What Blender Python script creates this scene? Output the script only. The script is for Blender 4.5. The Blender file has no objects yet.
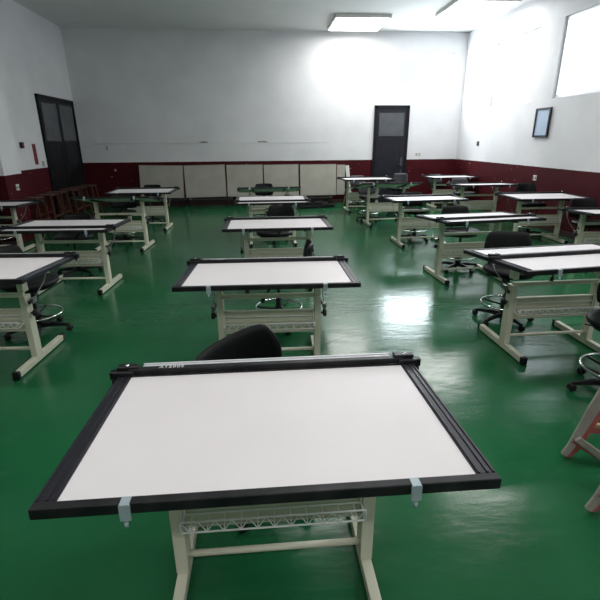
import bpy, bmesh, math, random
from mathutils import Vector, Matrix
random.seed(7)
R = math.radians
PI = math.pi
scene = bpy.context.scene
C = scene.collection

# ------------------------------------------------------------------ camera
cam_data = bpy.data.cameras.new('camera')
cam_data.sensor_width = 36.0
cam_data.lens = 36.0 * 450.0 / 600.0
cam_data.clip_start = 0.02
cam = bpy.data.objects.new('camera', cam_data)
C.objects.link(cam)
pit, yaw, rol = R(19.57), R(4.6), R(0.4)
F = Vector((math.sin(yaw)*math.cos(pit), math.cos(yaw)*math.cos(pit), -math.sin(pit)))
RT = Vector((math.cos(yaw), -math.sin(yaw), 0))
UP = RT.cross(F)
R2 = RT*math.cos(rol) - UP*math.sin(rol)
U2 = UP*math.cos(rol) + RT*math.sin(rol)
m = Matrix((R2, U2, -F)).transposed().to_4x4()
m.translation = Vector((0, 0, 1.66))
cam.matrix_world = m
scene.camera = cam

# ------------------------------------------------------------------ world, exposure
scene.view_settings.view_transform = 'Standard'
scene.view_settings.look = 'None'
scene.view_settings.gamma = 1.0
scene.view_settings.use_curve_mapping = False
scene.view_settings.exposure = 0.0
world = bpy.data.worlds.new('world')
scene.world = world
world.use_nodes = True
bg = world.node_tree.nodes['Background']
bg.inputs[0].default_value = (0.80, 0.90, 1.0, 1)
bg.inputs[1].default_value = 1.5

WX0, WX1, WY0, WY1, WH = -4.61, 5.35, -3.2, 12.6, 4.2
NX0 = -5.2                     # wall on the left before the pilaster

def area(name, loc, rot, sx, sy, power, col=(1, 1, 1), spread=180):
    l = bpy.data.lights.new(name, 'AREA')
    l.shape = 'RECTANGLE'; l.size = sx; l.size_y = sy; l.energy = power; l.color = col
    l.spread = R(spread)
    o = bpy.data.objects.new(name, l); C.objects.link(o)
    o.location = loc; o.rotation_euler = rot
    return o
# clerestory openings: (x0, x1, z0, z1) on the back wall, (y0, y1, z0, z1) on the right wall
BACK_WIN = [(3.55, 5.05, 2.45, 3.75)]
RIGHT_WIN = [(6.9, 8.6, 2.35, 3.65), (9.3, 11.0, 2.35, 3.65), (1.2, 2.9, 2.35, 3.65)]
K = 1.0
for (a, b, c, d) in BACK_WIN:
    area('daylight', ((a+b)/2, WY1+.35, (c+d)/2), (R(-90), 0, 0), b-a+.3, d-c+.3, 230*K, (.93, .97, 1))
for (a, b, c, d) in RIGHT_WIN:
    area('daylight', (WX1+.35, (a+b)/2, (c+d)/2), (R(90), 0, R(90)), b-a+.3, d-c+.3, 28*K, (.93, .97, 1))
FILL_LAMPS = [(-2.0, -1.8), (0.7, -1.8), (3.4, -1.8), (-1.7, 2.4), (0.9, 2.4), (3.6, 2.4), (0.9, 6.0), (3.6, 6.0)]  # added fill, out of view: brightens the boards and camera-facing columns
FILL_POWER = 29*K
PANELS = [(4.45, 10.25), (2.3, 11.6)]
PANEL_POWER = 48*K

# ------------------------------------------------------------------ materials
def mat(name, base=(.8, .8, .8), rough=.5, metal=0., spec=.5, noise=None, bump=None, coat=0.):
    """noise: (scale, colour2, lo, hi) mottling; bump: (scale, strength)"""
    mt = bpy.data.materials.new(name); mt.use_nodes = True
    nt = mt.node_tree; p = nt.nodes['Principled BSDF']
    p.inputs['Base Color'].default_value = (*base, 1)
    p.inputs['Roughness'].default_value = rough
    p.inputs['Metallic'].default_value = metal
    p.inputs['Specular IOR Level'].default_value = spec
    p.inputs['Coat Weight'].default_value = coat
    tc = nt.nodes.new('ShaderNodeTexCoord')
    if noise:
        n = nt.nodes.new('ShaderNodeTexNoise'); n.inputs['Scale'].default_value = noise[0]
        n.inputs['Detail'].default_value = 6
        nt.links.new(tc.outputs['Object'], n.inputs['Vector'])
        r = nt.nodes.new('ShaderNodeValToRGB')
        r.color_ramp.elements[0].position = noise[2]; r.color_ramp.elements[1].position = noise[3]
        r.color_ramp.elements[0].color = (*base, 1); r.color_ramp.elements[1].color = (*noise[1], 1)
        nt.links.new(n.outputs['Fac'], r.inputs[0]); nt.links.new(r.outputs[0], p.inputs['Base Color'])
    if bump:
        n = nt.nodes.new('ShaderNodeTexNoise'); n.inputs['Scale'].default_value = bump[0]
        n.inputs['Detail'].default_value = 3
        nt.links.new(tc.outputs['Object'], n.inputs['Vector'])
        b = nt.nodes.new('ShaderNodeBump'); b.inputs['Strength'].default_value = bump[1]
        b.inputs['Distance'].default_value = .01
        nt.links.new(n.outputs['Fac'], b.inputs['Height']); nt.links.new(b.outputs[0], p.inputs['Normal'])
    return mt

M = {}
M['board'] = mat('board_white', (.78, .74, .755), .42, spec=.35, noise=(3, (.745, .705, .72), .3, .7))
M['under'] = mat('board_underside', (.80, .80, .76), .6, spec=.4)
M['black'] = mat('black_plastic', (.006, .006, .008), .42, spec=.3, noise=(12, (.02, .02, .022), .4, .7))
M['rail'] = mat('anodised_rail', (.022, .021, .030), .34, metal=.3, spec=.35, noise=(20, (.028, .027, .036), .4, .7))
M['alu'] = mat('brushed_aluminium', (.74, .74, .76), .5, metal=.55, noise=(40, (.66, .66, .69), .3, .7))
M['chrome'] = mat('chrome', (.75, .75, .76), .12, metal=1.)
M['cream'] = mat('cream_powder_coat', (.66, .65, .52), .45, noise=(9, (.61, .60, .475), .3, .75))
M['wire'] = mat('pale_wire', (.82, .83, .80), .35)
M['vinyl'] = mat('black_vinyl', (.006, .006, .007), .5, spec=.2, bump=(60, .15))
M['shell'] = mat('grey_shell', (.045, .046, .055), .5, noise=(8, (.06, .06, .07), .3, .7))
M['wood'] = mat('brown_wood', (.075, .024, .010), .5, noise=(7, (.045, .014, .006), .3, .7))
M['palewood'] = mat('pale_wood', (.42, .30, .16), .6, noise=(10, (.33, .23, .12), .3, .7))
M['panel'] = mat('aged_board', (.40, .385, .335), .55, noise=(2.6, (.33, .315, .27), .35, .75))
M['paneledge'] = mat('aged_edge', (.20, .18, .14), .7, noise=(8, (.15, .13, .1), .3, .7))
M['door'] = mat('door_paint', (.011, .011, .018), .5, spec=.25, noise=(5, (.016, .016, .024), .3, .7), bump=(30, .08))
M['doorframe'] = mat('door_frame_paint', (.005, .005, .007), .5, spec=.2, noise=(6, (.012, .012, .014), .3, .7))
M['dimglass'] = mat('dim_glass', (.07, .075, .085), .2, noise=(4, (.09, .095, .105), .3, .7))
M['white'] = mat('white_plastic', (.70, .69, .66), .5, noise=(9, (.62, .61, .58), .3, .7))
M['red'] = mat('red_sticker', (.20, .008, .016), .5, noise=(9, (.24, .012, .018), .3, .7))
M['dark'] = mat('dark_plastic', (.03, .012, .014), .5, noise=(9, (.02, .01, .01), .3, .7))
M['paleblue'] = mat('pale_blue_print', (.36, .47, .62), .4, noise=(3, (.42, .52, .66), .3, .7))
M['pink'] = mat('pink_paint', (.42, .11, .10), .5, noise=(8, (.42, .10, .10), .3, .7))
M['cremepaint'] = mat('worn_white_paint', (.40, .37, .335), .5, noise=(9, (.31, .28, .255), .35, .7))
M['dullsteel'] = mat('dull_steel', (.22, .23, .23), .4, metal=.7, noise=(20, (.15, .16, .16), .3, .7))
M['clip'] = mat('pale_blue_grey_metal', (.42, .50, .54), .35, metal=.3, noise=(20, (.36, .44, .48), .3, .7))
M['steel'] = mat('black_steel', (.012, .012, .013), .4, metal=.2, noise=(9, (.02, .02, .022), .3, .7))
M['ceiling'] = mat('ceiling_paint', (.78, .78, .78), .8, noise=(2, (.74, .74, .74), .3, .7))
M['textwhite'] = mat('printed_lettering', (.8, .8, .8), .5)
M['skirt'] = mat('skirting_paint', (.030, .010, .011), .6, noise=(6, (.04, .014, .014), .3, .7))

def floor_material():
    mt = bpy.data.materials.new('green_floor'); mt.use_nodes = True
    nt = mt.node_tree; p = nt.nodes['Principled BSDF']
    N = nt.nodes.new; L = nt.links.new
    tc = N('ShaderNodeTexCoord')
    n1 = N('ShaderNodeTexNoise'); n1.inputs['Scale'].default_value = 1.1; n1.inputs['Detail'].default_value = 8
    L(tc.outputs['Object'], n1.inputs['Vector'])
    r1 = N('ShaderNodeValToRGB'); e = r1.color_ramp.elements
    e[0].position = .3; e[0].color = (.010, .092, .033, 1)
    e[1].position = .75; e[1].color = (.018, .135, .055, 1)
    L(n1.outputs['Fac'], r1.inputs[0])
    # pale scuffs
    mp = N('ShaderNodeMapping'); mp.inputs['Scale'].default_value = (1.2, 3.2, 1); mp.inputs['Rotation'].default_value = (0, 0, .7)
    L(tc.outputs['Object'], mp.inputs['Vector'])
    n2 = N('ShaderNodeTexNoise'); n2.inputs['Scale'].default_value = 2.6; n2.inputs['Detail'].default_value = 10
    n2.inputs['Roughness'].default_value = .7
    L(mp.outputs[0], n2.inputs['Vector'])
    r2 = N('ShaderNodeValToRGB'); r2.color_ramp.elements[0].position = .58; r2.color_ramp.elements[1].position = .86
    L(n2.outputs['Fac'], r2.inputs[0])
    mx = N('ShaderNodeMix'); mx.data_type = 'RGBA'; mx.inputs['B'].default_value = (.06, .17, .10, 1)
    ml = N('ShaderNodeMath'); ml.operation = 'MULTIPLY'; ml.inputs[1].default_value = .45
    L(r2.outputs[0], ml.inputs[0]); L(ml.outputs[0], mx.inputs['Factor']); L(r1.outputs[0], mx.inputs['A'])
    L(mx.outputs['Result'], p.inputs['Base Color'])
    r3 = N('ShaderNodeMapRange'); r3.inputs['To Min'].default_value = .08; r3.inputs['To Max'].default_value = .30
    L(n2.outputs['Fac'], r3.inputs['Value']); L(r3.outputs[0], p.inputs['Roughness'])
    p.inputs['Specular IOR Level'].default_value = .30
    n3 = N('ShaderNodeTexNoise'); n3.inputs['Scale'].default_value = 3.0; n3.inputs['Detail'].default_value = 4
    L(mp.outputs[0], n3.inputs['Vector'])
    b = N('ShaderNodeBump'); b.inputs['Strength'].default_value = .12; b.inputs['Distance'].default_value = .02
    L(n3.outputs['Fac'], b.inputs['Height']); L(b.outputs[0], p.inputs['Normal'])
    return mt

def wall_material():
    """white upper paint over a dark red dado that ends 1.14 m up, flaked and scratched"""
    mt = bpy.data.materials.new('two_tone_wall'); mt.use_nodes = True
    nt = mt.node_tree; p = nt.nodes['Principled BSDF']
    N = nt.nodes.new; L = nt.links.new
    g = N('ShaderNodeTexCoord'); sep = N('ShaderNodeSeparateXYZ'); L(g.outputs['Object'], sep.inputs[0])
    n0 = N('ShaderNodeTexNoise'); n0.inputs['Scale'].default_value = 9; L(g.outputs['Object'], n0.inputs['Vector'])
    a = N('ShaderNodeMath'); a.operation = 'MULTIPLY_ADD'; a.inputs[1].default_value = .012; L(n0.outputs['Fac'], a.inputs[0]); L(sep.outputs['Z'], a.inputs[2])
    gt = N('ShaderNodeMath'); gt.operation = 'GREATER_THAN'; gt.inputs[1].default_value = 1.146; L(a.outputs[0], gt.inputs[0])
    # white paint with faint grime
    n1 = N('ShaderNodeTexNoise'); n1.inputs['Scale'].default_value = 1.4; n1.inputs['Detail'].default_value = 8
    L(g.outputs['Object'], n1.inputs['Vector'])
    r1 = N('ShaderNodeValToRGB'); r1.color_ramp.elements[0].position = .3; r1.color_ramp.elements[1].position = .75
    r1.color_ramp.elements[0].color = (.66, .66, .68, 1); r1.color_ramp.elements[1].color = (.76, .76, .775, 1)
    L(n1.outputs['Fac'], r1.inputs[0])
    ns = N('ShaderNodeTexNoise'); ns.inputs['Scale'].default_value = 5.5; ns.inputs['Detail'].default_value = 9; ns.inputs['Roughness'].default_value = .75
    L(g.outputs['Object'], ns.inputs['Vector'])
    rs = N('ShaderNodeValToRGB'); rs.color_ramp.elements[0].position = .68; rs.color_ramp.elements[1].position = .78
    L(ns.outputs['Fac'], rs.inputs[0])
    ms = N('ShaderNodeMath'); ms.operation = 'MULTIPLY'; ms.inputs[1].default_value = .5; L(rs.outputs[0], ms.inputs[0])
    mxw = N('ShaderNodeMix'); mxw.data_type = 'RGBA'; mxw.inputs['B'].default_value = (.42, .42, .42, 1)
    L(ms.outputs[0], mxw.inputs['Factor']); L(r1.outputs[0], mxw.inputs['A'])
    # red dado
    n2 = N('ShaderNodeTexNoise'); n2.inputs['Scale'].default_value = 3; n2.inputs['Detail'].default_value = 6
    L(g.outputs['Object'], n2.inputs['Vector'])
    r2 = N('ShaderNodeValToRGB'); r2.color_ramp.elements[0].position = .3; r2.color_ramp.elements[1].position = .75
    r2.color_ramp.elements[0].color = (.052, .0045, .0075, 1); r2.color_ramp.elements[1].color = (.066, .007, .011, 1)
    L(n2.outputs['Fac'], r2.inputs[0])
    n3 = N('ShaderNodeTexNoise'); n3.inputs['Scale'].default_value = 8; n3.inputs['Detail'].default_value = 4; n3.inputs['Roughness'].default_value = .6
    L(g.outputs['Object'], n3.inputs['Vector'])
    r3 = N('ShaderNodeValToRGB'); r3.color_ramp.elements[0].position = .69; r3.color_ramp.elements[1].position = .71
    L(n3.outputs['Fac'], r3.inputs[0])
    mxr = N('ShaderNodeMix'); mxr.data_type = 'RGBA'; mxr.inputs['B'].default_value = (.42, .36, .35, 1)
    L(r3.outputs[0], mxr.inputs['Factor']); L(r2.outputs[0], mxr.inputs['A'])
    mx = N('ShaderNodeMix'); mx.data_type = 'RGBA'
    L(gt.outputs[0], mx.inputs['Factor']); L(mxr.outputs['Result'], mx.inputs['A']); L(mxw.outputs['Result'], mx.inputs['B'])
    L(mx.outputs['Result'], p.inputs['Base Color'])
    p.inputs['Roughness'].default_value = .6; p.inputs['Specular IOR Level'].default_value = .12
    b = N('ShaderNodeBump'); b.inputs['Strength'].default_value = .12; b.inputs['Distance'].default_value = .01
    L(ns.outputs['Fac'], b.inputs['Height']); L(b.outputs[0], p.inputs['Normal'])
    return mt

def glass_material():
    mt = bpy.data.materials.new('window_glass'); mt.use_nodes = True
    nt = mt.node_tree; nt.nodes.remove(nt.nodes['Principled BSDF'])
    N = nt.nodes.new; L = nt.links.new
    t = N('ShaderNodeBsdfTransparent'); t.inputs[0].default_value = (.93, .96, .97, 1)
    g = N('ShaderNodeBsdfGlossy'); g.inputs['Roughness'].default_value = .05
    x = N('ShaderNodeMixShader'); x.inputs[0].default_value = .05
    L(t.outputs[0], x.inputs[1]); L(g.outputs[0], x.inputs[2])
    L(x.outputs[0], nt.nodes['Material Output'].inputs[0])
    return mt

def emit_material(name, col, s):
    mt = bpy.data.materials.new(name); mt.use_nodes = True
    p = mt.node_tree.nodes['Principled BSDF']
    p.inputs['Base Color'].default_value = (.8, .8, .8, 1)
    p.inputs['Emission Color'].default_value = (*col, 1); p.inputs['Emission Strength'].default_value = s
    return mt
M['floor'] = floor_material(); M['wall'] = wall_material(); M['glass'] = glass_material()
M['diffuser'] = emit_material('lamp_diffuser', (1, 1, .98), 6.)

# ------------------------------------------------------------------ mesh helpers
class MB:
    def __init__(s): s.bm = bmesh.new()
    def _merge(s, b):
        me = bpy.data.meshes.new('tmp'); b.to_mesh(me); b.free(); s.bm.from_mesh(me); bpy.data.meshes.remove(me)
    def box(s, x0, x1, y0, y1, z0, z1, bev=0., mtx=None, seg=2):
        b = bmesh.new(); bmesh.ops.create_cube(b, size=1)
        for v in b.verts:
            v.co = Vector(((x0+x1)/2+v.co.x*(x1-x0), (y0+y1)/2+v.co.y*(y1-y0), (z0+z1)/2+v.co.z*(z1-z0)))
        if bev > 0:
            bmesh.ops.bevel(b, geom=list(b.edges), offset=bev, segments=seg, affect='EDGES', profile=.5)
        if mtx is not None: b.transform(mtx)
        s._merge(b); return s
    def beam(s, p, q, w, h, bev=0., up=Vector((0, 0, 1))):
        """rectangular bar from p to q, w across, h along 'up'"""
        p, q = Vector(p), Vector(q); d = q-p; L = d.length; y = d.normalized()
        x = y.cross(Vector(up)); x = x.normalized() if x.length > 1e-5 else Vector((1, 0, 0)); z = x.cross(y)
        mt = Matrix((x, y, z)).transposed().to_4x4(); mt.translation = p
        return s.box(-w/2, w/2, 0, L, -h/2, h/2, bev, mt)
    def tube(s, pts, r, n=8, closed=False, rads=None):
        pts = [Vector(p) for p in pts]; b = bmesh.new(); rings = []; N = len(pts)
        prev = None
        for i, p in enumerate(pts):
            if closed: d = (pts[(i+1) % N]-pts[i-1])
            else: d = pts[min(i+1, N-1)]-pts[max(i-1, 0)]
            d.normalize()
            if prev is None:
                a = Vector((0, 0, 1)) if abs(d.z) < .9 else Vector((1, 0, 0))
                u = d.cross(a).normalized()
            else:
                u = (prev - d*prev.dot(d)).normalized()
            prev = u; v = d.cross(u)
            rr = rads[i] if rads else r
            rings.append([b.verts.new(p+(u*math.cos(2*PI*k/n)+v*math.sin(2*PI*k/n))*rr) for k in range(n)])
        for i in range(N if closed else N-1):
            A, B = rings[i], rings[(i+1) % N]
            for k in range(n): b.faces.new((A[k], A[(k+1) % n], B[(k+1) % n], B[k]))
        if not closed:
            b.faces.new(rings[0][::-1]); b.faces.new(rings[-1])
        bmesh.ops.recalc_face_normals(b, faces=b.faces)
        for f in b.faces: f.smooth = n > 5 and len(f.verts) == 4
        s._merge(b); return s
    def lathe(s, prof, n=20, mtx=None, sx=1, sy=1):
        b = bmesh.new(); rings = []
        for r, z in prof:
            if r < 1e-6: rings.append([b.verts.new((0, 0, z))])
            else: rings.append([b.verts.new((r*math.cos(2*PI*k/n)*sx, r*math.sin(2*PI*k/n)*sy, z)) for k in range(n)])
        for A, B in zip(rings, rings[1:]):
            for k in range(n):
                k2 = (k+1) % n
                if len(A) == 1 and len(B) == 1: continue
                if len(A) == 1: b.faces.new((A[0], B[k], B[k2]))
                elif len(B) == 1: b.faces.new((A[k], A[k2], B[0]))
                else: b.faces.new((A[k], A[k2], B[k2], B[k]))
        bmesh.ops.recalc_face_normals(b, faces=b.faces)
        for f in b.faces: f.smooth = True
        if mtx is not None: b.transform(mtx)
        s._merge(b); return s
    def prism(s, outline, t, mtx=None, bev=0.):
        """outline in local xy, thickness t along z from 0"""
        b = bmesh.new(); vs = [b.verts.new((x, y, 0)) for x, y in outline]
        f = b.faces.new(vs); r = bmesh.ops.extrude_face_region(b, geom=[f])
        for v in [g for g in r['geom'] if isinstance(g, bmesh.types.BMVert)]: v.co.z += t
        bmesh.ops.recalc_face_normals(b, faces=b.faces)
        if bev > 0: bmesh.ops.bevel(b, geom=list(b.edges), offset=bev, segments=2, affect='EDGES')
        if mtx is not None: b.transform(mtx)
        s._merge(b); return s
    def mesh(s, name, material):
        me = bpy.data.meshes.new(name); s.bm.to_mesh(me); s.bm.free(); me.materials.append(material); return me
    def build(s, name, material, parent=None, loc=None):
        return link(name, s.mesh(name, material), parent, loc)

def link(name, me, parent=None, loc=None):
    o = bpy.data.objects.new(name, me); C.objects.link(o)
    if parent is not None: o.parent = parent
    if loc is not None: o.location = loc
    return o
def thing(name, label, cat, loc=(0, 0, 0), rz=0., group=None):
    o = bpy.data.objects.new(name, None); o.empty_display_size = .1; C.objects.link(o)
    o.location = loc; o.rotation_euler = (0, 0, rz)
    o['label'] = label; o['category'] = cat
    if group: o['group'] = group
    return o
def struct(o):
    o['kind'] = 'structure'; return o
def tag(o, label, cat, group=None):
    o['label'] = label; o['category'] = cat
    if group: o['group'] = group
    return o
def dup_tree(src, parent=None):
    c = src.copy(); C.objects.link(c)
    if parent is not None: c.parent = parent
    for ch in list(src.children):
        dup_tree(ch, c)
    return c

# ------------------------------------------------------------------ the room
T = .15
struct(MB().box(NX0-T, WX1+T, WY0-T, WY1+T, -T, 0).build('floor', M['floor']))
struct(MB().box(NX0-T, WX1+T, WY0-T, WY1+T, WH, WH+T).build('ceiling', M['ceiling']))

def holed_wall(name, u0, u1, h, holes, place):
    """boxes around rectangular openings; place(u0,u1,z0,z1) -> box args"""
    b = MB(); cuts = sorted(holes); u = u0
    for (a, c, z0, z1) in cuts:
        b.box(*place(u, a, 0, h)); b.box(*place(a, c, 0, z0)); b.box(*place(a, c, z1, h)); u = c
    b.box(*place(u, u1, 0, h))
    return struct(b.build(name, M['wall']))
holed_wall('wall_back', WX0-T-.8, WX1+T, WH, BACK_WIN, lambda a, b, c, d: (a, b, WY1, WY1+T, c, d))
holed_wall('wall_right', WY0, WY1, WH, RIGHT_WIN, lambda a, b, c, d: (WX1, WX1+T, a, b, c, d))
lw = MB().box(WX0-T, WX0, 8.56, WY1, 0, WH)
struct(lw.build('wall_left', M['wall']))
pw = MB().box(NX0-T, -4.2, 8.0, 8.56, 0, WH)
struct(pw.build('trim_1', M['wall']))                # the pilaster
struct(MB().box(NX0-T, NX0, WY0, 8.0, 0, WH).build('wall_left', M['wall']))
struct(MB().box(NX0-T, WX1+T, WY0-T, WY0, 0, WH).build('wall_front', M['wall']))
# skirting
struct(MB().box(WX1-.015, WX1-.001, WY0+.01, WY1-.02, .0005, .10).build('baseboard_right', M['skirt']))
bb = MB(); bb.box(WX0+.02, 2.98, WY1-.015, WY1-.001, .0005, .10); bb.box(3.98, WX1-.02, WY1-.015, WY1-.001, .0005, .10)
struct(bb.build('baseboard_back', M['skirt']))
# surface-mounted conduit line along the back wall
struct(MB().tube([(WX0+.3, WY1-.004, 1.60), (1.8, WY1-.004, 1.60)], .004, 6).build('trim_2', M['white']))

wn = 1
def window(place, a, b, c, d):
    global wn
    e = struct(bpy.data.objects.new('window_%d' % wn, None)); C.objects.link(e); wn += 1
    f = .05; w = MB()
    w.box(*place(a, b, c, c+f)); w.box(*place(a, b, d-f, d)); w.box(*place(a, a+f, c+f, d-f)); w.box(*place(b-f, b, c+f, d-f))
    w.box(*place((a+b)/2-.02, (a+b)/2+.02, c+f, d-f))
    w.build('window_frame', M['alu'], e)
    g = MB(); q = place(a+f, b-f, c+f, d-f)
    if q[1]-q[0] < .1: g.box(q[0]+.02, q[0]+.026, *q[2:])
    else: g.box(q[0], q[1], q[2]+.02, q[2]+.026, *q[4:])
    g.build('pane', M['glass'], e)
for w_ in BACK_WIN: window(lambda a, b, c, d: (a, b, WY1+.04, WY1+.09, c, d), *w_)
for w_ in RIGHT_WIN: window(lambda a, b, c, d: (WX1+.04, WX1+.09, a, b, c, d), *w_)

# right-hand door in the back wall
d1 = struct(bpy.data.objects.new('door_1', None)); C.objects.link(d1)
x0, x1, y = 3.03, 3.93, WY1
fr = MB(); fr.box(x0-.02, x0+.05, y-.05, y-.001, 0.001, 2.5); fr.box(x1-.05, x1+.02, y-.05, y-.001, 0.001, 2.5)
fr.box(x0-.02, x1+.02, y-.05, y-.001, 2.43, 2.5); fr.build('door_frame', M['doorframe'], d1)
lf = MB(); lf.box(x0+.05, x1-.05, y-.03, y-.002, 0.01, 2.43)
for (z0, z1) in ((.12, .92), (1.02, 1.62)):
    a, b = x0+.13, x1-.17
    lf.box(a, b, y-.036, y-.029, z0, z0+.02); lf.box(a, b, y-.036, y-.029, z1-.02, z1)
    lf.box(a, a+.02, y-.036, y-.029, z0, z1); lf.box(b-.02, b, y-.036, y-.029, z0, z1)
lf.build('door_leaf', M['door'], d1)
gl = MB().box(x0+.13, x1-.13, y-.038, y-.029, 1.76, 2.3); gl.build('door_glass', M['dimglass'], d1)
gf = MB()
for q in ((x0+.11, x1-.11, 1.74, 1.76), (x0+.11, x1-.11, 2.3, 2.32), (x0+.11, x0+.13, 1.76, 2.3), (x1-.13, x1-.11, 1.76, 2.3)):
    gf.box(q[0], q[1], y-.044, y-.029, q[2], q[3])
gf.build('glazing_bead', M['shell'], d1)
hd = MB(); hd.box(x1-.15, x1-.10, y-.04, y-.029, .98, 1.20, .004); hd.tube([(x1-.125, y-.04, 1.02), (x1-.125, y-.08, 1.02), (x1-.21, y-.08, 1.02)], .009)
hd.box(x1-.14, x1-.11, y-.045, y-.029, .78, .88, .004)
hd.build('door_handle', M['shell'], d1)

# double door in the left wall
d2 = struct(bpy.data.objects.new('door_2', None)); C.objects.link(d2)
ya, yb, x = 10.62, 12.42, WX0
fr = MB(); fr.box(x+.001, x+.05, ya-.06, ya, .001, 2.6); fr.box(x+.001, x+.05, yb, yb+.06, .001, 2.6); fr.box(x+.001, x+.05, ya-.06, yb+.06, 2.55, 2.6)
fr.build('door_frame', M['doorframe'], d2)
ym = (ya+yb)/2
for (p, q, s_) in ((ya, ym-.004, 1), (ym+.004, yb, -1)):
    lf = MB().box(x+.002, x+.03, p, q, .01, 2.55)
    for (z0, z1) in ((.12, .95), (1.05, 1.62)):
        lf.box(x+.029, x+.036, p+.10, q-.10, z0, z0+.02); lf.box(x+.029, x+.036, p+.10, q-.10, z1-.02, z1)
        lf.box(x+.029, x+.036, p+.10, p+.12, z0, z1); lf.box(x+.029, x+.036, q-.12, q-.10, z0, z1)
    leaf = lf.build('door_leaf', M['doorframe'], d2)
    MB().box(x+.029, x+.036, p+.08, q-.08, 1.68, 2.45).build('door_glass', M['dimglass'], leaf)
    yh = ym-.06*s_
    MB().tube([(x+.03, yh, 1.0), (x+.07, yh, 1.0), (x+.07, yh, 1.15), (x+.03, yh, 1.15)], .008).build('door_handle', M['shell'], leaf)

# ceiling light fittings: long ones are added out-of-view fill, then the square panels
fill_lamp0 = None
for i, (lx, ly) in enumerate(FILL_LAMPS):
    if fill_lamp0 is None:
        t = thing('ceiling_light', 'long white ceiling fill light added out of view above the drawing tables', 'light', (lx, ly, WH), 0, 'added ceiling fill lights')
        h = MB(); h.box(-.62, .62, -.15, .15, -.07, -.001, .008); h.build('light_housing', M['white'], t)
        MB().box(-.59, .59, -.12, .12, -.085, -.07).build('diffuser', M['diffuser'], t)
        fill_lamp0 = t
    else:
        t = dup_tree(fill_lamp0); t.location = (lx, ly, WH)
    area('lamp_light', (lx, ly, WH-.10), (0, 0, 0), 1.2, .25, FILL_POWER, (1, .985, .96))

for (lx, ly), lb in zip(PANELS, ('square ceiling light panel above the far right corner', 'square ceiling light panel in front of the grey door')):
    t = thing('ceiling_light', lb, 'light', (lx, ly, WH))
    h = MB(); h.box(-.62, .62, -.62, .62, -.07, -.001, .008); h.build('light_housing', M['white'], t)
    MB().box(-.58, .58, -.58, .58, -.085, -.07).build('diffuser', M['diffuser'], t)
    area('lamp_light', (lx, ly, WH-.10), (0, 0, 0), 1.15, 1.15, PANEL_POWER, (1, .985, .96))

# ------------------------------------------------------------------ drawing tables
TM = {}      # cached part meshes of the table
W2, D2 = .60, .375
def cap(name, fn):
    if name not in TM: TM[name] = fn()
    return TM[name]
def m_board(): return MB().box(-W2+.055, W2-.055, -D2+.014, D2-.014, -.018, 0, .001).mesh('board', M['board'])
def m_under(): return MB().box(-W2+.03, W2-.03, -D2+.02, D2-.02, -.024, -.0185).mesh('underside_panel', M['under'])
def m_edge():  return MB().box(-W2, W2, -.014, .014, -.026, .005, .003).mesh('edge_strip', M['black'])
def m_rail():
    b = MB(); b.box(-.028, .028, -D2+.014, D2-.014, -.022, .004, .002)
    for xx in (-.02, .004, .021): b.box(xx-.003, xx+.003, -D2+.016, D2-.016, .003, .0075, .001)
    return b.mesh('side_rail', M['rail'])
def m_bar():
    b = MB(); b.box(-W2+.04, W2-.04, -.016, .014, .009, .026, .002); b.box(-W2+.05, W2-.05, -.030, -.027, .0015, .006); b.box(-W2+.05, W2-.05, -.021, -.0165, .005, .012)
    return b.mesh('parallel_bar', M['black'])
def m_scale():
    b = MB(); x = W2-.085; b.box(-x, x, .015, .054, .010, .015, .001); b.box(-x, x, .050, .057, .015, .021, .001)
    b.box(-x, x, .015, .019, .015, .022)
    for xx in (-x+.06, x-.06): b.box(xx-.012, xx+.012, .026, .042, .015, .019, .001)
    return b.mesh('scale_strip', M['alu'])
def m_carriage():
    b = MB(); b.box(-.040, .036, -.030, .034, .0055, .022, .003); b.box(-.032, .050, -.010, .028, .022, .036, .004)
    b.box(-.060, -.034, -.022, .014, -.012, .020, .004); b.box(-.052, -.040, -.028, -.012, -.03, -.010, .003)
    return b.mesh('carriage', M['black'])
def m_bolt(): return MB().lathe([(0, .048), (.007, .047), (.010, .043), (.010, .036)], 12).mesh('bolt', M['chrome'])
def m_clip():
    b = MB(); b.box(-.014, .014, -.020, -.014, -.042, .003, .001); b.box(-.012, .012, -.020, .012, .003, .006)
    b.tube([(0, -.017, -.046), (0, -.017, -.062)], .006)
    return b.mesh('clip', M['clip'])
def m_bracket():
    b = MB(); b.box(-.014, .014, -.30, .26, -.052, -.026, .003); return b.mesh('board_bracket', M['black'])
def m_arm():   # curved friction arm from the board down to the column
    pts = [Vector((0, .30, .725)), Vector((0, .27, .66)), Vector((0, .20, .585)), Vector((0, .10, .54)), Vector((0, .02, .50))]
    b = MB().tube(pts, .0045, 6); b.box(-.012, .012, -.015, .045, .475, .515, .003); return b.mesh('friction_arm', M['dullsteel'])
def m_strut():
    b = MB(); b.tube([(0, .21, .735), (-.13, .02, .575)], .010, 8); b.tube([(-.13, .02, .575), (-.152, -.012, .548)], .015, 8)
    return b.mesh('gas_strut', M['black'])
def m_sleeve():
    b = MB(); b.box(-.024, .024, -.040, .040, .058, .56, .003); return b.mesh('column', M['cream'])
def m_post():
    b = MB(); b.box(-.022, .022, -.036, .036, .56, .742, .003); b.box(-.022, .022, -.05, .05, .716, .744, .002); return b.mesh('column_extension', M['cream'])
def m_knob():
    X = Matrix.Rotation(R(90), 4, 'Y')
    b = MB().lathe([(0, .0), (.008, .0), (.008, .018), (.024, .020), (.028, .028), (.028, .042), (.022, .047), (0, .048)], 14, X)
    return b.mesh('knob', M['black'])
def m_lock(): return MB().box(0, .012, -.013, .013, -.013, .013, .002).mesh('lock_button', M['black'])
def m_foot():
    b = MB(); b.box(-.021, .021, -.355, .355, .010, .058, .003); return b.mesh('foot', M['cream'])
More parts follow.
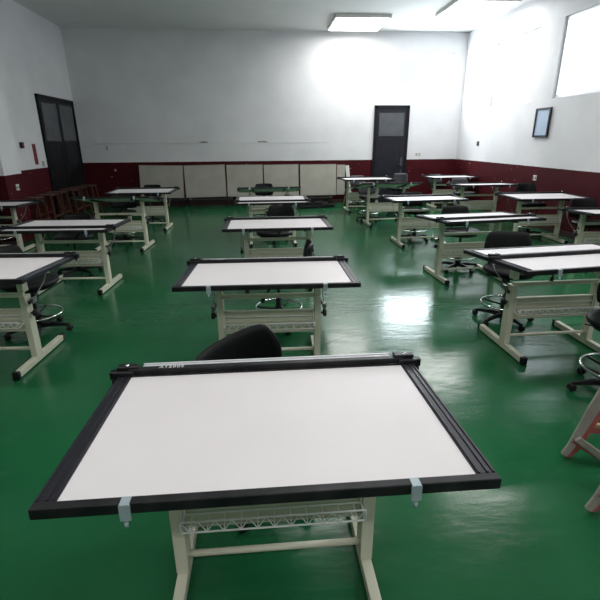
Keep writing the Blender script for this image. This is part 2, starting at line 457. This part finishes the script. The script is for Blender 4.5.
def m_cap():
    b = MB(); b.box(-.024, .024, -.014, .020, .004, .062, .005); b.box(-.015, .015, -.01, .03, 0, .005); return b.mesh('end_cap', M['black'])
def m_crossrail(): return MB().box(-.365, .365, -.014, .014, .545, .578, .002).mesh('cross_rail', M['cream'])
def m_stretcher():return MB().tube([(-.365, 0, .115), (.365, 0, .115)], .0135, 10).mesh('stretcher', M['cream'])
def m_shelf():
    b = MB(); b.box(-.355, .355, -.008, .010, .27, .445, .002); b.box(-.345, .345, -.016, -.006, .352, .364, .001)
    b.box(-.34, .34, -.022, -.006, .268, .278, .001); b.box(-.34, .34, -.020, .010, .440, .450, .001)
    return b.mesh('shelf_panel', M['cream'])
def m_basket():
    r = .0038; b = MB(); x0, x1 = -.335, .335
    ya, za, yb, zb, yc, zc = -.028, .405, -.105, .330, -.105, .378
    b.tube([(x0, ya, za), (x1, ya, za)], r, 6); b.tube([(x0, yb, zb), (x1, yb, zb)], r, 6); b.tube([(x0, yc, zc), (x1, yc, zc)], r, 6)
    b.tube([(x0, ya, .34), (x1, ya, .34)], r, 6)
    for xx in (x0, x1):
        b.tube([(xx, ya, .44), (xx, ya, .34), (xx, yb, zb), (xx, yc, zc)], r*1.25, 6)
    n = 11
    for i in range(n):
        a = x0+(x1-x0)*i/n; c = x0+(x1-x0)*(i+.5)/n; e = x0+(x1-x0)*(i+1)/n
        b.tube([(a, yc, zc), (c, yb, zb), (e, yc, zc)], r*.8, 5)
        b.tube([(c, yb, zb), (c, ya, .34)], r*.8, 5)
    return b.mesh('wire_basket', M['wire'])

def text_mesh(body, size, name, thick=.0006):
    cu = bpy.data.curves.new(name, 'FONT'); cu.body = body; cu.size = size; cu.extrude = thick
    cu.align_x = 'LEFT'; cu.align_y = 'CENTER'; cu.space_character = 1.25
    o = bpy.data.objects.new(name, cu); C.objects.link(o)
    dg = bpy.context.evaluated_depsgraph_get(); me = bpy.data.meshes.new_from_object(o.evaluated_get(dg))
    bpy.data.objects.remove(o); me.materials.clear(); me.materials.append(M['textwhite']); me.name = name
    return me

def drawing_table(name, label, x, y, rz=0., h=.785, tilt=2., bar=.345, dy=-.10, group='drawing tables in the classroom', text=None, basket=True, bx=0., br=0.):
    """x, y: centre between the feet; the board centre lies dy in front, h high; bar: where the ruler lies along the board"""
    y -= .05; dy += .05      # the columns stand a little in front of the middle of the feet
    t = thing(name, label, 'table', (x, y, 0), R(rz), group)
    g = cap
    bmx = Matrix.Translation((bx, dy, h)) @ Matrix.Rotation(R(br), 4, 'Z') @ Matrix.Rotation(-R(tilt), 4, 'X')
    def top(nm, me, loc=(0, 0, 0), parent=None, flip=False):
        o = link(nm, me, parent or t)
        mt = Matrix.Translation(loc)
        if flip: mt = mt @ Matrix.Scale(-1, 4, (1, 0, 0))
        o.matrix_local = (bmx @ mt) if parent is None else mt
        return o
    bd = top('board', g('board', m_board)); 
    top('underside_panel', g('under', m_under), parent=bd)
    top('edge_strip', g('edge', m_edge), (0, -D2+.0, 0)); top('edge_strip', g('edge', m_edge), (0, D2, 0))
    top('side_rail', g('rail', m_rail), (-W2+.028, 0, 0)); top('side_rail', g('rail', m_rail), (W2-.028, 0, 0))
    pb = top('parallel_bar', g('bar', m_bar), (0, bar, 0)); sc = top('scale_strip', g('scale', m_scale), (0, 0, 0), pb)
    if text:
        tm = g('text', lambda: text_mesh(text, .026, 'lettering'))
        top('lettering', tm, (-W2+.160, -.001, .0263), pb)
    for s_ in (-1, 1):
        c_ = top('carriage', g('carriage', m_carriage), (s_*(W2-.028), bar, 0), None, s_ > 0)
        top('bolt', g('bolt', m_bolt), (.004, .010, -.008), c_)
        top('clip', g('clip', m_clip), (s_*.37, -D2, 0))
        top('board_bracket', g('bracket', m_bracket), (s_*.30, 0, 0))
    def low(nm, me, loc=(0, 0, 0), parent=None, flip=False):
        o = link(nm, me, parent or t); o.location = loc
        if flip: o.scale = (-1, 1, 1)
        return o
    dz = h+dy*0-.785-math.tan(R(tilt))*(-dy)*1.0*(1) # columns follow the board height
    for s_ in (-1, 1):
        ft = low('foot', g('foot', m_foot), (s_*.365, .05, 0))
        ec = low('end_cap', g('cap', m_cap), (0, .345, 0), ft)
        ec = low('end_cap', g('cap', m_cap), (0, -.345, 0), ft); ec.rotation_euler = (0, 0, PI)
        cl = low('column', g('sleeve', m_sleeve), (s_*.365, 0, 0))
        low('column_extension', g('post', m_post), (0, 0, dz), cl)
        k = low('knob', g('knob', m_knob), (s_*.389, 0, .415), None, s_ < 0)
        low('lock_button', g('lock', m_lock), (s_*.389, .0, .50), None, s_ < 0)
        low('friction_arm', g('arm', m_arm), (s_*.42, 0, dz-.01))
    low('gas_strut', g('strut', m_strut), (.10, 0, dz-.015))
    low('cross_rail', g('cross', m_crossrail)); low('stretcher', g('stretch', m_stretcher))
    low('shelf_panel', g('shelf', m_shelf)); 
    if basket: low('wire_basket', g('basket', m_basket))
    return t

TG = 'drawing tables in the classroom'
DT = drawing_table
DT('drawing_table', 'large white drawing table filling the foreground with its ruler along the far edge', .004, 1.43, 0, .793, 2.6, .356, -.13, text='A1200S')
DT('drawing_table', 'white drawing table in the middle column directly behind the large foreground one', .023, 3.25, -1.3, .774, 2.6, .345, -.14, text='A1200S')
DT('drawing_table', 'white drawing table third back in the middle column with a twisted black chair behind', .157, 5.30, -.1, .756, 1.2, .345, -.1)
DT('drawing_table', 'white drawing table fourth in the middle column with its ruler near the near edge', .156, 7.62, 0, .735, -1.7, -.22, -.03)
DT('drawing_table', 'drawing table at the back of the middle column tipped away to show its green-tinged underside', .13, 9.25, .5, .75, 10.5, .2, -.1)
DT('drawing_table', 'white drawing table nearest in the left column cut by the left picture edge', -2.20, 3.48, -3.5, .82, 2.2, .345, -.19, bx=.10)
DT('drawing_table', 'white drawing table second in the left column with ruler close to the near edge', -2.235, 5.42, -3., .762, .5, -.22, -.08)
DT('drawing_table', 'drawing table third in the left column tipped away showing its dull green underside', -2.28, 7.53, -2.6, .80, 11., .1, -.05)
DT('drawing_table', 'white drawing table last in the left column in front of the leaning boards', -2.27, 9.25, -1., .765, -.5, .345, -.22)
DT('drawing_table', 'white drawing table by the left wall partly outside the picture edge', -4.21, 7.42, -2., .79, 1.5, .25, -.20, bx=.15)
DT('drawing_table', 'near right drawing table with the black ruler across its middle', 2.34, 3.34, 1., .845, 2.6, .03, -.28, bx=-.13, br=5.)
DT('drawing_table', 'second drawing table right of the aisle, ruler pushed towards the near side', 2.53, 5.36, 2, .80, 3.2, -.16, -.26, bx=-.03, br=4.5)
DT('drawing_table', 'third drawing table right of the aisle with a thin ruler near its far edge', 2.60, 7.30, 0, .775, .9, .19, -.13, bx=-.05, br=3.)
DT('drawing_table', 'fourth drawing table on the right, tipped away to show its underside', 2.50, 9.18, 1.5, .80, 10.5, .1, -.05)
DT('drawing_table', 'small looking drawing table nearest the grey door at the end of the right aisle', 2.43, 11.1, .7, .80, .8, .30, -.38)
DT('drawing_table', 'drawing table at the right edge of the picture against the dark red wall', 4.68, 5.80, -5, .755, 3., .2, -.2)
DT('drawing_table', 'white drawing table beside the right wall below the wall socket', 4.62, 7.30, -.8, .758, -.3, .345, -.04)
DT('drawing_table', 'thin looking drawing table in the far right column with a full wire basket', 4.46, 9.20, .4, .790, 3., .3, -.14)
DT('drawing_table', 'farthest drawing table of the right column in front of the back wall corner', 4.72, 11.45, .8, .765, .8, .345, -.05)

# ------------------------------------------------------------------ drafting chairs
CM = {}
def c_seat():
    b = MB().lathe([(0, -.005), (.14, -.005), (.205, .004), (.225, .022), (.228, .040), (.215, .056), (.16, .064), (.08, .058), (0, .056)], 28, None, 1.04, 1.0)
    return b.mesh('seat', M['vinyl'])
def c_pan():
    return MB().lathe([(0, -.030), (.09, -.030), (.16, -.018), (.205, -.006), (.2, .0), (0, .0)], 24).mesh('seat_pan', M['black'])
def c_back(mk='vinyl', wd=.21, hh=.25):
    """curved pad: grid wrapped round a vertical axis in front of it, rounded corners, real thickness"""
    b = bmesh.new(); nu, nv = 16, 8; th = .034; rad = .36
    def pt(u, v, o):
        # u,v in -1..1, superellipse corners
        k = (1-abs(u)**4*.12*abs(v)**2); kv = 1-.14*abs(u)**5
        a = u*wd*k*(1-.04*v)/rad
        z = v*hh/2*kv
        rr = rad+o*(1-.65*max(abs(u), abs(v))**6)
        return Vector((math.sin(a)*rr, math.cos(a)*rr-rad, z+.0))
    F_, B_ = [], []
    for i in range(nu+1):
        u = -1+2*i/nu
        F_.append([b.verts.new(pt(u, -1+2*j/nv, -th/2)) for j in range(nv+1)])
        B_.append([b.verts.new(pt(u, -1+2*j/nv, th/2)) for j in range(nv+1)])
    for i in range(nu):
        for j in range(nv):
            b.faces.new((F_[i][j], F_[i+1][j], F_[i+1][j+1], F_[i][j+1])); b.faces.new((B_[i][j], B_[i][j+1], B_[i+1][j+1], B_[i+1][j]))
    for i in range(nu):
        b.faces.new((F_[i][0], B_[i][0], B_[i+1][0], F_[i+1][0])); b.faces.new((F_[i][nv], F_[i+1][nv], B_[i+1][nv], B_[i][nv]))
    for j in range(nv):
        b.faces.new((F_[0][j], F_[0][j+1], B_[0][j+1], B_[0][j])); b.faces.new((F_[nu][j], B_[nu][j], B_[nu][j+1], F_[nu][j+1]))
    bmesh.ops.recalc_face_normals(b, faces=b.faces)
    for f in b.faces: f.smooth = True
    q = MB(); q._merge(b); return q.mesh('backrest', M[mk])
def c_spine():
    b = MB(); pts = [(0, .05, -.035), (0, .20, -.045), (0, .29, -.025), (0, .335, .06), (0, .325, .22)]
    for p, q in zip(pts, pts[1:]): b.beam(p, q, .045, .012, .002, up=Vector((1, 0, 0)).cross(Vector(q)-Vector(p)))
    return b.mesh('back_support', M['steel'])
def c_column():
    return MB().lathe([(0, .06), (.035, .06), (.035, .12), (.028, .13), (.026, .27), (.016, .275), (.016, .475), (.022, .48), (0, .48)], 14).mesh('gas_column', M['black'])
def c_ring():
    b = MB(); r = .215
    b.tube([(r*math.cos(a*PI/16), r*math.sin(a*PI/16), .185) for a in range(32)], .010, 8, True)
    return b.mesh('foot_ring', M['chrome'])
def c_spokes():
    b = MB()
    for k in range(3):
        a = k*2*PI/3+.5; b.tube([(.028*math.cos(a), .028*math.sin(a), .165), (.12*math.cos(a), .12*math.sin(a), .168), (.212*math.cos(a), .212*math.sin(a), .184)], .009, 6)
    b.lathe([(.02, .145), (.040, .145), (.040, .185), (.02, .185)], 14)
    return b.mesh('ring_spokes', M['black'])
def c_leg():
    b = MB(); prof = [(.02, .075, .020, .026), (.12, .078, .017, .022), (.23, .066, .013, .015), (.265, .060, .012, .012)]
    bm = bmesh.new(); rings = []
    for (x, z, w, h) in prof:
        rings.append([bm.verts.new((x, -w, z-h)), bm.verts.new((x, w, z-h)), bm.verts.new((x, w*.8, z+h*.6)), bm.verts.new((x, -w*.8, z+h*.6))])
    for A, B in zip(rings, rings[1:]):
        for k in range(4): bm.faces.new((A[k], A[(k+1) % 4], B[(k+1) % 4], B[k]))
    bm.faces.new(rings[0][::-1]); bm.faces.new(rings[-1]); bmesh.ops.recalc_face_normals(bm, faces=bm.faces)
    b._merge(bm); return b.mesh('base_leg', M['black'])
def c_caster():
    b = MB(); X = Matrix.Rotation(R(90), 4, 'X')
    for dy in (-.020, .006):
        b.lathe([(0, 0), (.022, 0), (.026, .003), (.026, .011), (.022, .014), (0, .014)], 14, Matrix.Translation((.262, dy+.014, .0265)) @ X)
    b.box(.248, .272, -.006, .006, .02, .056, .002); b.box(.240, .282, -.018, .018, .038, .052, .004)
    return b.mesh('caster', M['black'])
def c_lever():
    return MB().tube([(-.03, 0, -.028), (-.17, .02, -.034), (-.235, .02, -.030)], .005, 6).mesh('height_lever', M['black'])
def chair(label, x, y, rz=0., lift=0., back='vinyl', spin=0., bz=.665, brz=0., roll=0., cat='chair', wide=.21, high=.25):
    """rz 0: backrest on the far (+y) side"""
    def g(k, f):
        if k not in CM: CM[k] = f()
        return CM[k]
    t = thing('drafting_chair', label, cat, (x, y, 0), R(rz), 'black drafting chairs')
    link('seat', g('seat', c_seat), t, (0, 0, .48+lift)); link('seat_pan', g('pan', c_pan), t, (0, 0, .479+lift))
    key = 'back_%s_%.2f_%.2f' % (back, wide, high)
    bk = link('backrest', g(key, lambda: c_back(back, wide, high)), t, (0, .295, bz+lift)); bk.rotation_euler = (R(-7), R(roll), R(brz))
    sp = link('back_support', g('spine', c_spine), t, (0, 0, .48+lift))
    link('gas_column', g('col', c_column), t, (0, 0, lift*.0)) if lift < .02 else link('gas_column', g('col%.2f' % lift, lambda: MB().lathe([(0, .06), (.035, .06), (.035, .12), (.028, .13), (.026, .30), (.016, .305), (.016, .475+lift), (.022, .48+lift), (0, .48+lift)], 14).mesh('gas_column', M['black'])), t)
    rg = link('foot_ring', g('ring', c_ring), t); link('ring_spokes', g('spokes', c_spokes), rg)
    link('height_lever', g('lever', c_lever), t, (0, 0, .48+lift))
    for k in range(5):
        l = link('base_leg', g('leg', c_leg), t); l.rotation_euler = (0, 0, k*2*PI/5+R(spin))
        link('caster', g('caster', c_caster), l)
    return t

chair('black drafting chair whose slanted backrest rises behind the large foreground table', -.03, 1.82, 29, 0, bz=.615, roll=-15, wide=.25)
chair('black drafting chair seen side-on behind the second table of the middle column', .12, 3.98, -95, 0, spin=20, bz=.675, wide=.20)
chair('black drafting chair turned slightly behind the third table of the middle column', .14, 5.90, -24, .0, spin=10, bz=.69, high=.28)
chair('black drafting chair mostly hidden behind the fourth middle table', .25, 7.95, -60, -.01, spin=5, bz=.63)
chair('black drafting chair facing the viewer in front of the leaning boards, middle column', .04, 9.62, 0, 0, bz=.665)
chair('black drafting chair behind the near left table with round seat under it', -2.09, 4.02, 66, -.03, spin=8, bz=.68)
chair('black drafting chair behind the second left table with its backrest just above it', -2.45, 5.98, 3, -.01, spin=30, bz=.64)
chair('black drafting chair between the last two tables of the left column', -2.40, 7.98, 4, 0, spin=12, bz=.67, wide=.24)
chair('black drafting chair behind the last left table against the leaning boards', -2.38, 10.02, 0, 0, spin=33, bz=.64)
chair('black drafting chair behind the table by the left wall', -4.33, 7.69, 42, -.02, bz=.66)
chair('black drafting chair behind the near right table with a broad upright backrest', 2.27, 3.86, -18, 0, spin=10, bz=.675, wide=.225, high=.28)
chair('black drafting chair behind the second table right of the aisle', 2.59, 5.68, 0, 0, spin=0, bz=.67, high=.28)
chair('black drafting chair behind the third table right of the aisle', 2.61, 7.58, 0, 0, spin=20, bz=.665)
chair('drafting chair with grey backrest left of the fourth table right of the aisle', 2.28, 9.60, 4, 0, 'shell', bz=.66)
chair('drafting chair with rounded grey shell backrest standing in front of the grey door', 3.10, 10.25, -20, .10, 'shell', bz=.70, wide=.17)
chair('black drafting chair behind the table nearest the grey door', 2.46, 11.62, 0, 0, 'shell', bz=.66)
chair('black drafting chair at the right picture edge behind the rightmost table', 4.66, 6.07, -6, .0, spin=14, bz=.69, high=.28)
chair('black drafting chair with tall backrest below the wall socket on the right', 4.72, 7.66, 3, .06, bz=.71, high=.28)
chair('grey backed drafting chair between the two farthest tables of the right column', 4.40, 9.72, 4, .03, 'shell', bz=.68)
chair('black drafting chair farthest back in the right column by the red wall', 4.64, 11.88, 0, 0, 'shell', bz=.65)
chair('black drafting chair half cut by the right picture edge beside the pink trestle', 2.36, 2.54, -38, .0, spin=64, bz=.66)

# ------------------------------------------------------------------ leaning boards at the back wall
PN = [(-3.20, -2.07, 1.075, .05, 2.), (-2.03, -.95, 1.07, .02, -1.6), (-.93, .04, 1.065, 0., 0), (.06, 1.00, 1.06, .02, -.8), (1.03, 2.02, 1.055, .01, 0)]
labels = ['leftmost leaning board, cream with a dark smudge in its middle', 'second leaning cream board from the left, edge tilted off its neighbour',
          'third leaning cream board from the left, at the middle of the row', 'fourth leaning cream board behind the back middle table', 'rightmost full cream board of the leaning row, its face clean and wide']
pz = .235; hgt = .855
for (a, b, top, off, tw), lb in zip(PN, labels):
    t = thing('tabletop_board', lb, 'board', ((a+b)/2, WY1-.13-off*.5, pz), 0, 'tabletop boards leaning against the back wall')
    L_ = top-pz-.01; w = (b-a)/2-.008
    mb = MB().box(-w, w, -.012, .012, 0, L_, .002)
    o = mb.build('board_face', M['panel'], t); 
    e = MB(); e.box(-w-.002, w+.002, -.013, .013, L_-.004, L_+.004); e.box(w-.002, w+.006, -.014, .013, 0, L_); e.box(-w-.006, -w+.002, -.014, .013, 0, L_)
    e.build('edge_band', M['paneledge'], t)
    t.rotation_euler = (R(-6), R(tw*.5), 0)
nm = MB(); nm.lathe([(0, 0), (.035, 0), (0, .001)], 12, Matrix.Rotation(R(90), 4, 'X'))
o = thing('tabletop_board', 'narrow end of a paler board jutting out at the right of the leaning row', 'board', (2.12, WY1-.06, pz), 0, 'tabletop boards leaning against the back wall')
MB().box(-.08, .14, -.012, .012, 0, .79, .002).build('board_face', M['panel'], o)
MB().box(.14, .146, -.013, .013, 0, .79).build('edge_band', M['paneledge'], o); o.rotation_euler = (R(-2), 0, 0)
o = MB().box(-.05, .05, -.012, .012, 0, 1.0, .002).build('plank', M['white'])
tag(o, 'narrow white plank standing against the red wall right of the leaning boards', 'plank'); o.location = (2.42, WY1-.12, .012); o.rotation_euler = (R(-5), R(-6), 0)

# black steel frames lying along the back wall, carrying the boards
FL_ = ['leftmost black steel frame lying under the leaning boards', 'second black steel frame from the left under the leaning boards', 'third black steel frame lying under the middle of the leaning boards',
       'black steel frame lying under the right part of the leaning boards']
for k, xx in enumerate((-2.55, -1.35, -.1, 1.3)):
    t = thing('steel_frame', FL_[k], 'frame', (xx, WY1-.34, 0), 0, 'black steel frames on the floor by the back wall')
    b = MB()
    for yy in (-.20, .20): b.beam((-.56, yy, .205), (.56, yy, .205), .04, .04, .003)
    for sx in (-.54, .54): b.beam((sx, -.20, .205), (sx, .20, .205), .04, .04, .003)
    b.build('top_frame', M['steel'], t)
    for sx in (-.5, .5):
        for yy in (-.20, .20): MB().box(sx-.018, sx+.018, yy-.018, yy+.018, 0, .185, .002).build('leg', M['steel'], t)
    b = MB(); b.beam((-.5, -.20, .06), (.5, -.20, .06), .03, .03, .002); b.build('lower_rail', M['steel'], t)
t = thing('steel_frame', 'pile of dark metal stand parts on the floor right of the middle tables', 'frame', (1.25, 11.70, 0), R(4))
for k, (p, q) in enumerate([((-.62, -.1, .02), (.55, .05, .02)), ((-.5, .16, .02), (.66, .1, .02)), ((-.55, .02, .062), (.62, .16, .062)), ((-.3, -.16, .062), (.6, -.02, .062)), ((-.5, .1, .104), (.3, -.02, .104))]):
    MB().beam(p, q, .045, .038, .004).build('steel_bar', M['steel'], t)
for k, (cx, cy) in enumerate([(.25, -.02), (-.2, .03)]):
    MB().tube([(cx+.16*math.cos(a*PI/12), cy+.16*math.sin(a*PI/12), .14) for a in range(24)], .012, 6, True).build('steel_ring', M['steel'], t)

# ------------------------------------------------------------------ wooden stools
def stool(label, x, y, rz=0., h=.64, w=.17, m_='wood', group='wooden stools along the left wall', name='wooden_stool'):
    t = thing(name, label, 'stool', (x, y, 0), R(rz), group)
    MB().box(-w, w, -w, w, h-.028, h, .006).build('stool_top', M[m_], t)
    for sx in (-1, 1):
        for sy in (-1, 1):
            MB().beam((sx*(w-.03), sy*(w-.03), h-.026), (sx*(w+.03), sy*(w+.03), .002), .032, .032, .002, up=(1, 0, 0)).build('leg', M[m_], t)
    for s_ in (-1, 1):
        k = w+.012
        MB().beam((-k, s_*k, .2), (k, s_*k, .2), .018, .03, .002).build('rung', M[m_], t)
        MB().beam((s_*k, -k, .28), (s_*k, k, .28), .018, .03, .002).build('rung', M[m_], t)
SL = ['brown wooden stool nearest in the row along the left wall', 'second brown wooden stool from the near end of the left wall row', 'third brown wooden stool from the near end of the left wall row',
      'fourth brown wooden stool from the near end of the left wall row', 'fifth brown wooden stool in the left wall row beside the double door', 'farthest brown wooden stool of the left wall row']
for k in range(6):
    stool(SL[k], -4.30+(.04 if k % 2 else 0)+.03*k, 8.92+.47*k, [2, -2, 1, 2, -1, 2][k], .69, .172)
stool('small brown wooden stool under the white plank at the back wall', 2.36, 12.17, 8, .30, .12, 'palewood', None)

# ------------------------------------------------------------------ pink and white trestle at lower right
def trestle():
    # a curved leg with a splayed toe on each side, two such frames joined by rungs
    t = thing('step_trestle', 'pink and white painted A-shaped wooden trestle cut by the right picture edge', 'trestle', (1.60, 1.93, 0), math.atan2(-.35, 1))
    X = Matrix.Rotation(R(90), 4, 'X')
    leg = [(-.010, .030), (.020, .016), (.055, .10), (.078, .18), (.106, .28), (.140, .40), (.188, .52), (.25, .62), (.34, .68), (.34, .735), (.24, .70), (.155, .60), (.102, .46), (.065, .32), (.036, .19), (.012, .09)]
    toe = [(.033, .135), (.055, .160), (.30, .0), (.225, .0)]
    back = [(x+.024, max(z-.045, -.0)) for x, z in leg]
    def mir(o): return [(.68-x, z) for x, z in o][::-1]
    for yy in (0, -.40):
        for fn in (lambda o: o, mir):
            s_ = 1 if fn is not mir else -1
            l = MB().prism(fn(leg), .020, Matrix.Translation((0, yy, 0)) @ X, .002).build('curved_leg', M['cremepaint'], t)
            MB().prism(fn(back), .022, Matrix.Translation((0, yy+.0225, 0)) @ X, .002).build('leg_backing', M['pink'], l)
            MB().prism(fn(toe), .020, Matrix.Translation((0, yy-.0205, 0)) @ X, .002).build('toe_brace', M['cremepaint'], l)
            MB().prism([(x-.012*s_, max(z-.022, 0)) for x, z in fn(toe)], .022, Matrix.Translation((0, yy+.001, 0)) @ X, .002).build('brace_backing', M['pink'], l)
    MB().box(.30, .38, -.425, .025, .736, .756, .004).build('trestle_top', M['cremepaint'], t)
    for yy in (.028, -.372):
        MB().box(.075, .605, yy-.004, yy+.02, .19, .215, .003).build('rung', M['palewood'], t)
        MB().box(.075, .605, yy-.004, yy+.02, .158, .189, .003).build('rung', M['pink'], t)
    return t
trestle()

# ------------------------------------------------------------------ things on the walls
def plate(label, cat, name, u, z, w, h, wall, mt, depth=.012, detail=None):
    b = MB()
    if wall == 'back': b.box(u-w/2, u+w/2, WY1-depth, WY1-.0005, z-h/2, z+h/2, .003)
    elif wall == 'right': b.box(WX1-depth, WX1-.0005, u-w/2, u+w/2, z-h/2, z+h/2, .003)
    elif wall == 'left': b.box(WX0+.0005, WX0+depth, u-w/2, u+w/2, z-h/2, z+h/2, .003)
    else: b.box(-4.2+.0005, -4.2+depth, u-w/2, u+w/2, z-h/2, z+h/2, .003)
    return tag(b.build(name, M[mt]), label, cat)
t = plate('pale square wall socket on the pilaster at the left', 'socket', 'wall_socket', 8.33, .925, .10, .10, 'pil', 'white')
for dy in (-.03, .03): MB().box(-4.189, -4.186, 8.33+dy-.01, 8.33+dy+.01, .90, .95).build('socket_hole', M['dark'], t)
t = plate('pale wall socket low on the red part of the right wall', 'socket', 'wall_socket', 8.72, .93, .11, .10, 'right', 'white')
for dy in (-.03, .03): MB().box(WX1-.014, WX1-.011, 8.72+dy-.01, 8.72+dy+.01, .905, .955).build('socket_hole', M['dark'], t)
t = plate('small dark red box high on the left wall by the pilaster', 'box', 'alarm_box', 9.58, 1.60, .08, .11, 'left', 'dark', .05)
MB().box(WX0+.05, WX0+.053, 9.55, 9.61, 1.58, 1.62).build('box_face', M['red'], t)
# vertical red strip sign with dark characters
t = plate('tall narrow red sign with dark characters on the left wall', 'sign', 'wall_sign', 10.10, 1.42, .14, .40, 'left', 'red', .008)
for k in range(5):
    z = 1.57-.075*k; b = MB()
    b.box(WX0+.008, WX0+.0095, 10.055, 10.145, z+.018, z+.024); b.box(WX0+.008, WX0+.0095, 10.055, 10.145, z-.004, z+.002)
    b.box(WX0+.008, WX0+.0095, 10.097, 10.103, z-.022, z+.024); b.box(WX0+.008, WX0+.0095, 10.06, 10.14, z-.024, z-.018)
    b.build('character', M['dark'], t)
plate('small pale switch plate on the left wall near the double door', 'switch', 'light_switch', 10.38, 1.22, .09, .11, 'left', 'panel')
t = plate('small pale light switch on the white wall right of the grey door', 'switch', 'light_switch', 4.27, 1.27, .13, .07, 'back', 'panel')
MB().box(4.24, 4.30, WY1-.016, WY1-.011, 1.25, 1.29, .001).build('switch_rocker', M['white'], t)
plate('tiny dark hook plate high on the right wall near the corner', 'hook', 'wall_hook', 11.35, 1.55, .10, .10, 'right', 'shell', .02)
# small framed pale blue picture on the right wall
t = thing('framed_print', 'small pale blue print in a dark frame hanging on the right wall', 'picture', (WX1, 8.76, 1.68), 0)
fz = .52; b = MB(); a_, b_ = -.24, .24
b.box(-.035, -.001, a_, b_, 0, .035, .002); b.box(-.035, -.001, a_, b_, fz-.035, fz, .002); b.box(-.035, -.001, a_, a_+.04, .035, fz-.035, .002); b.box(-.035, -.001, b_-.04, b_, .035, fz-.035, .002)
b.build('picture_frame', M['door'], t); MB().box(-.02, -.001, a_+.04, b_-.04, .035, fz-.035).build('print', M['paleblue'], t)
# flaked plaster patches on the back wall
random.seed(3)
M['flake'] = mat('bare_plaster', (.22, .21, .19), .9, noise=(20, (.34, .33, .31), .3, .7))
for k, (x, z, w, h) in enumerate([(-1.48, 1.625, .30, .05), (.05, 1.625, .34, .05), (-3.95, 1.49, .045, .15)]):
    n = 14; pts = []
    for i in range(n):
        a = 2*PI*i/n; r = .5*(.65+.35*random.random()); pts.append((math.cos(a)*w*r, math.sin(a)*h*r))
    b = MB().prism(pts, .002, Matrix.Translation((x, WY1-.0005, z)) @ Matrix.Rotation(R(90), 4, 'X'))
    o = b.build('trim_%d' % (k+3), M['flake']); struct(o)
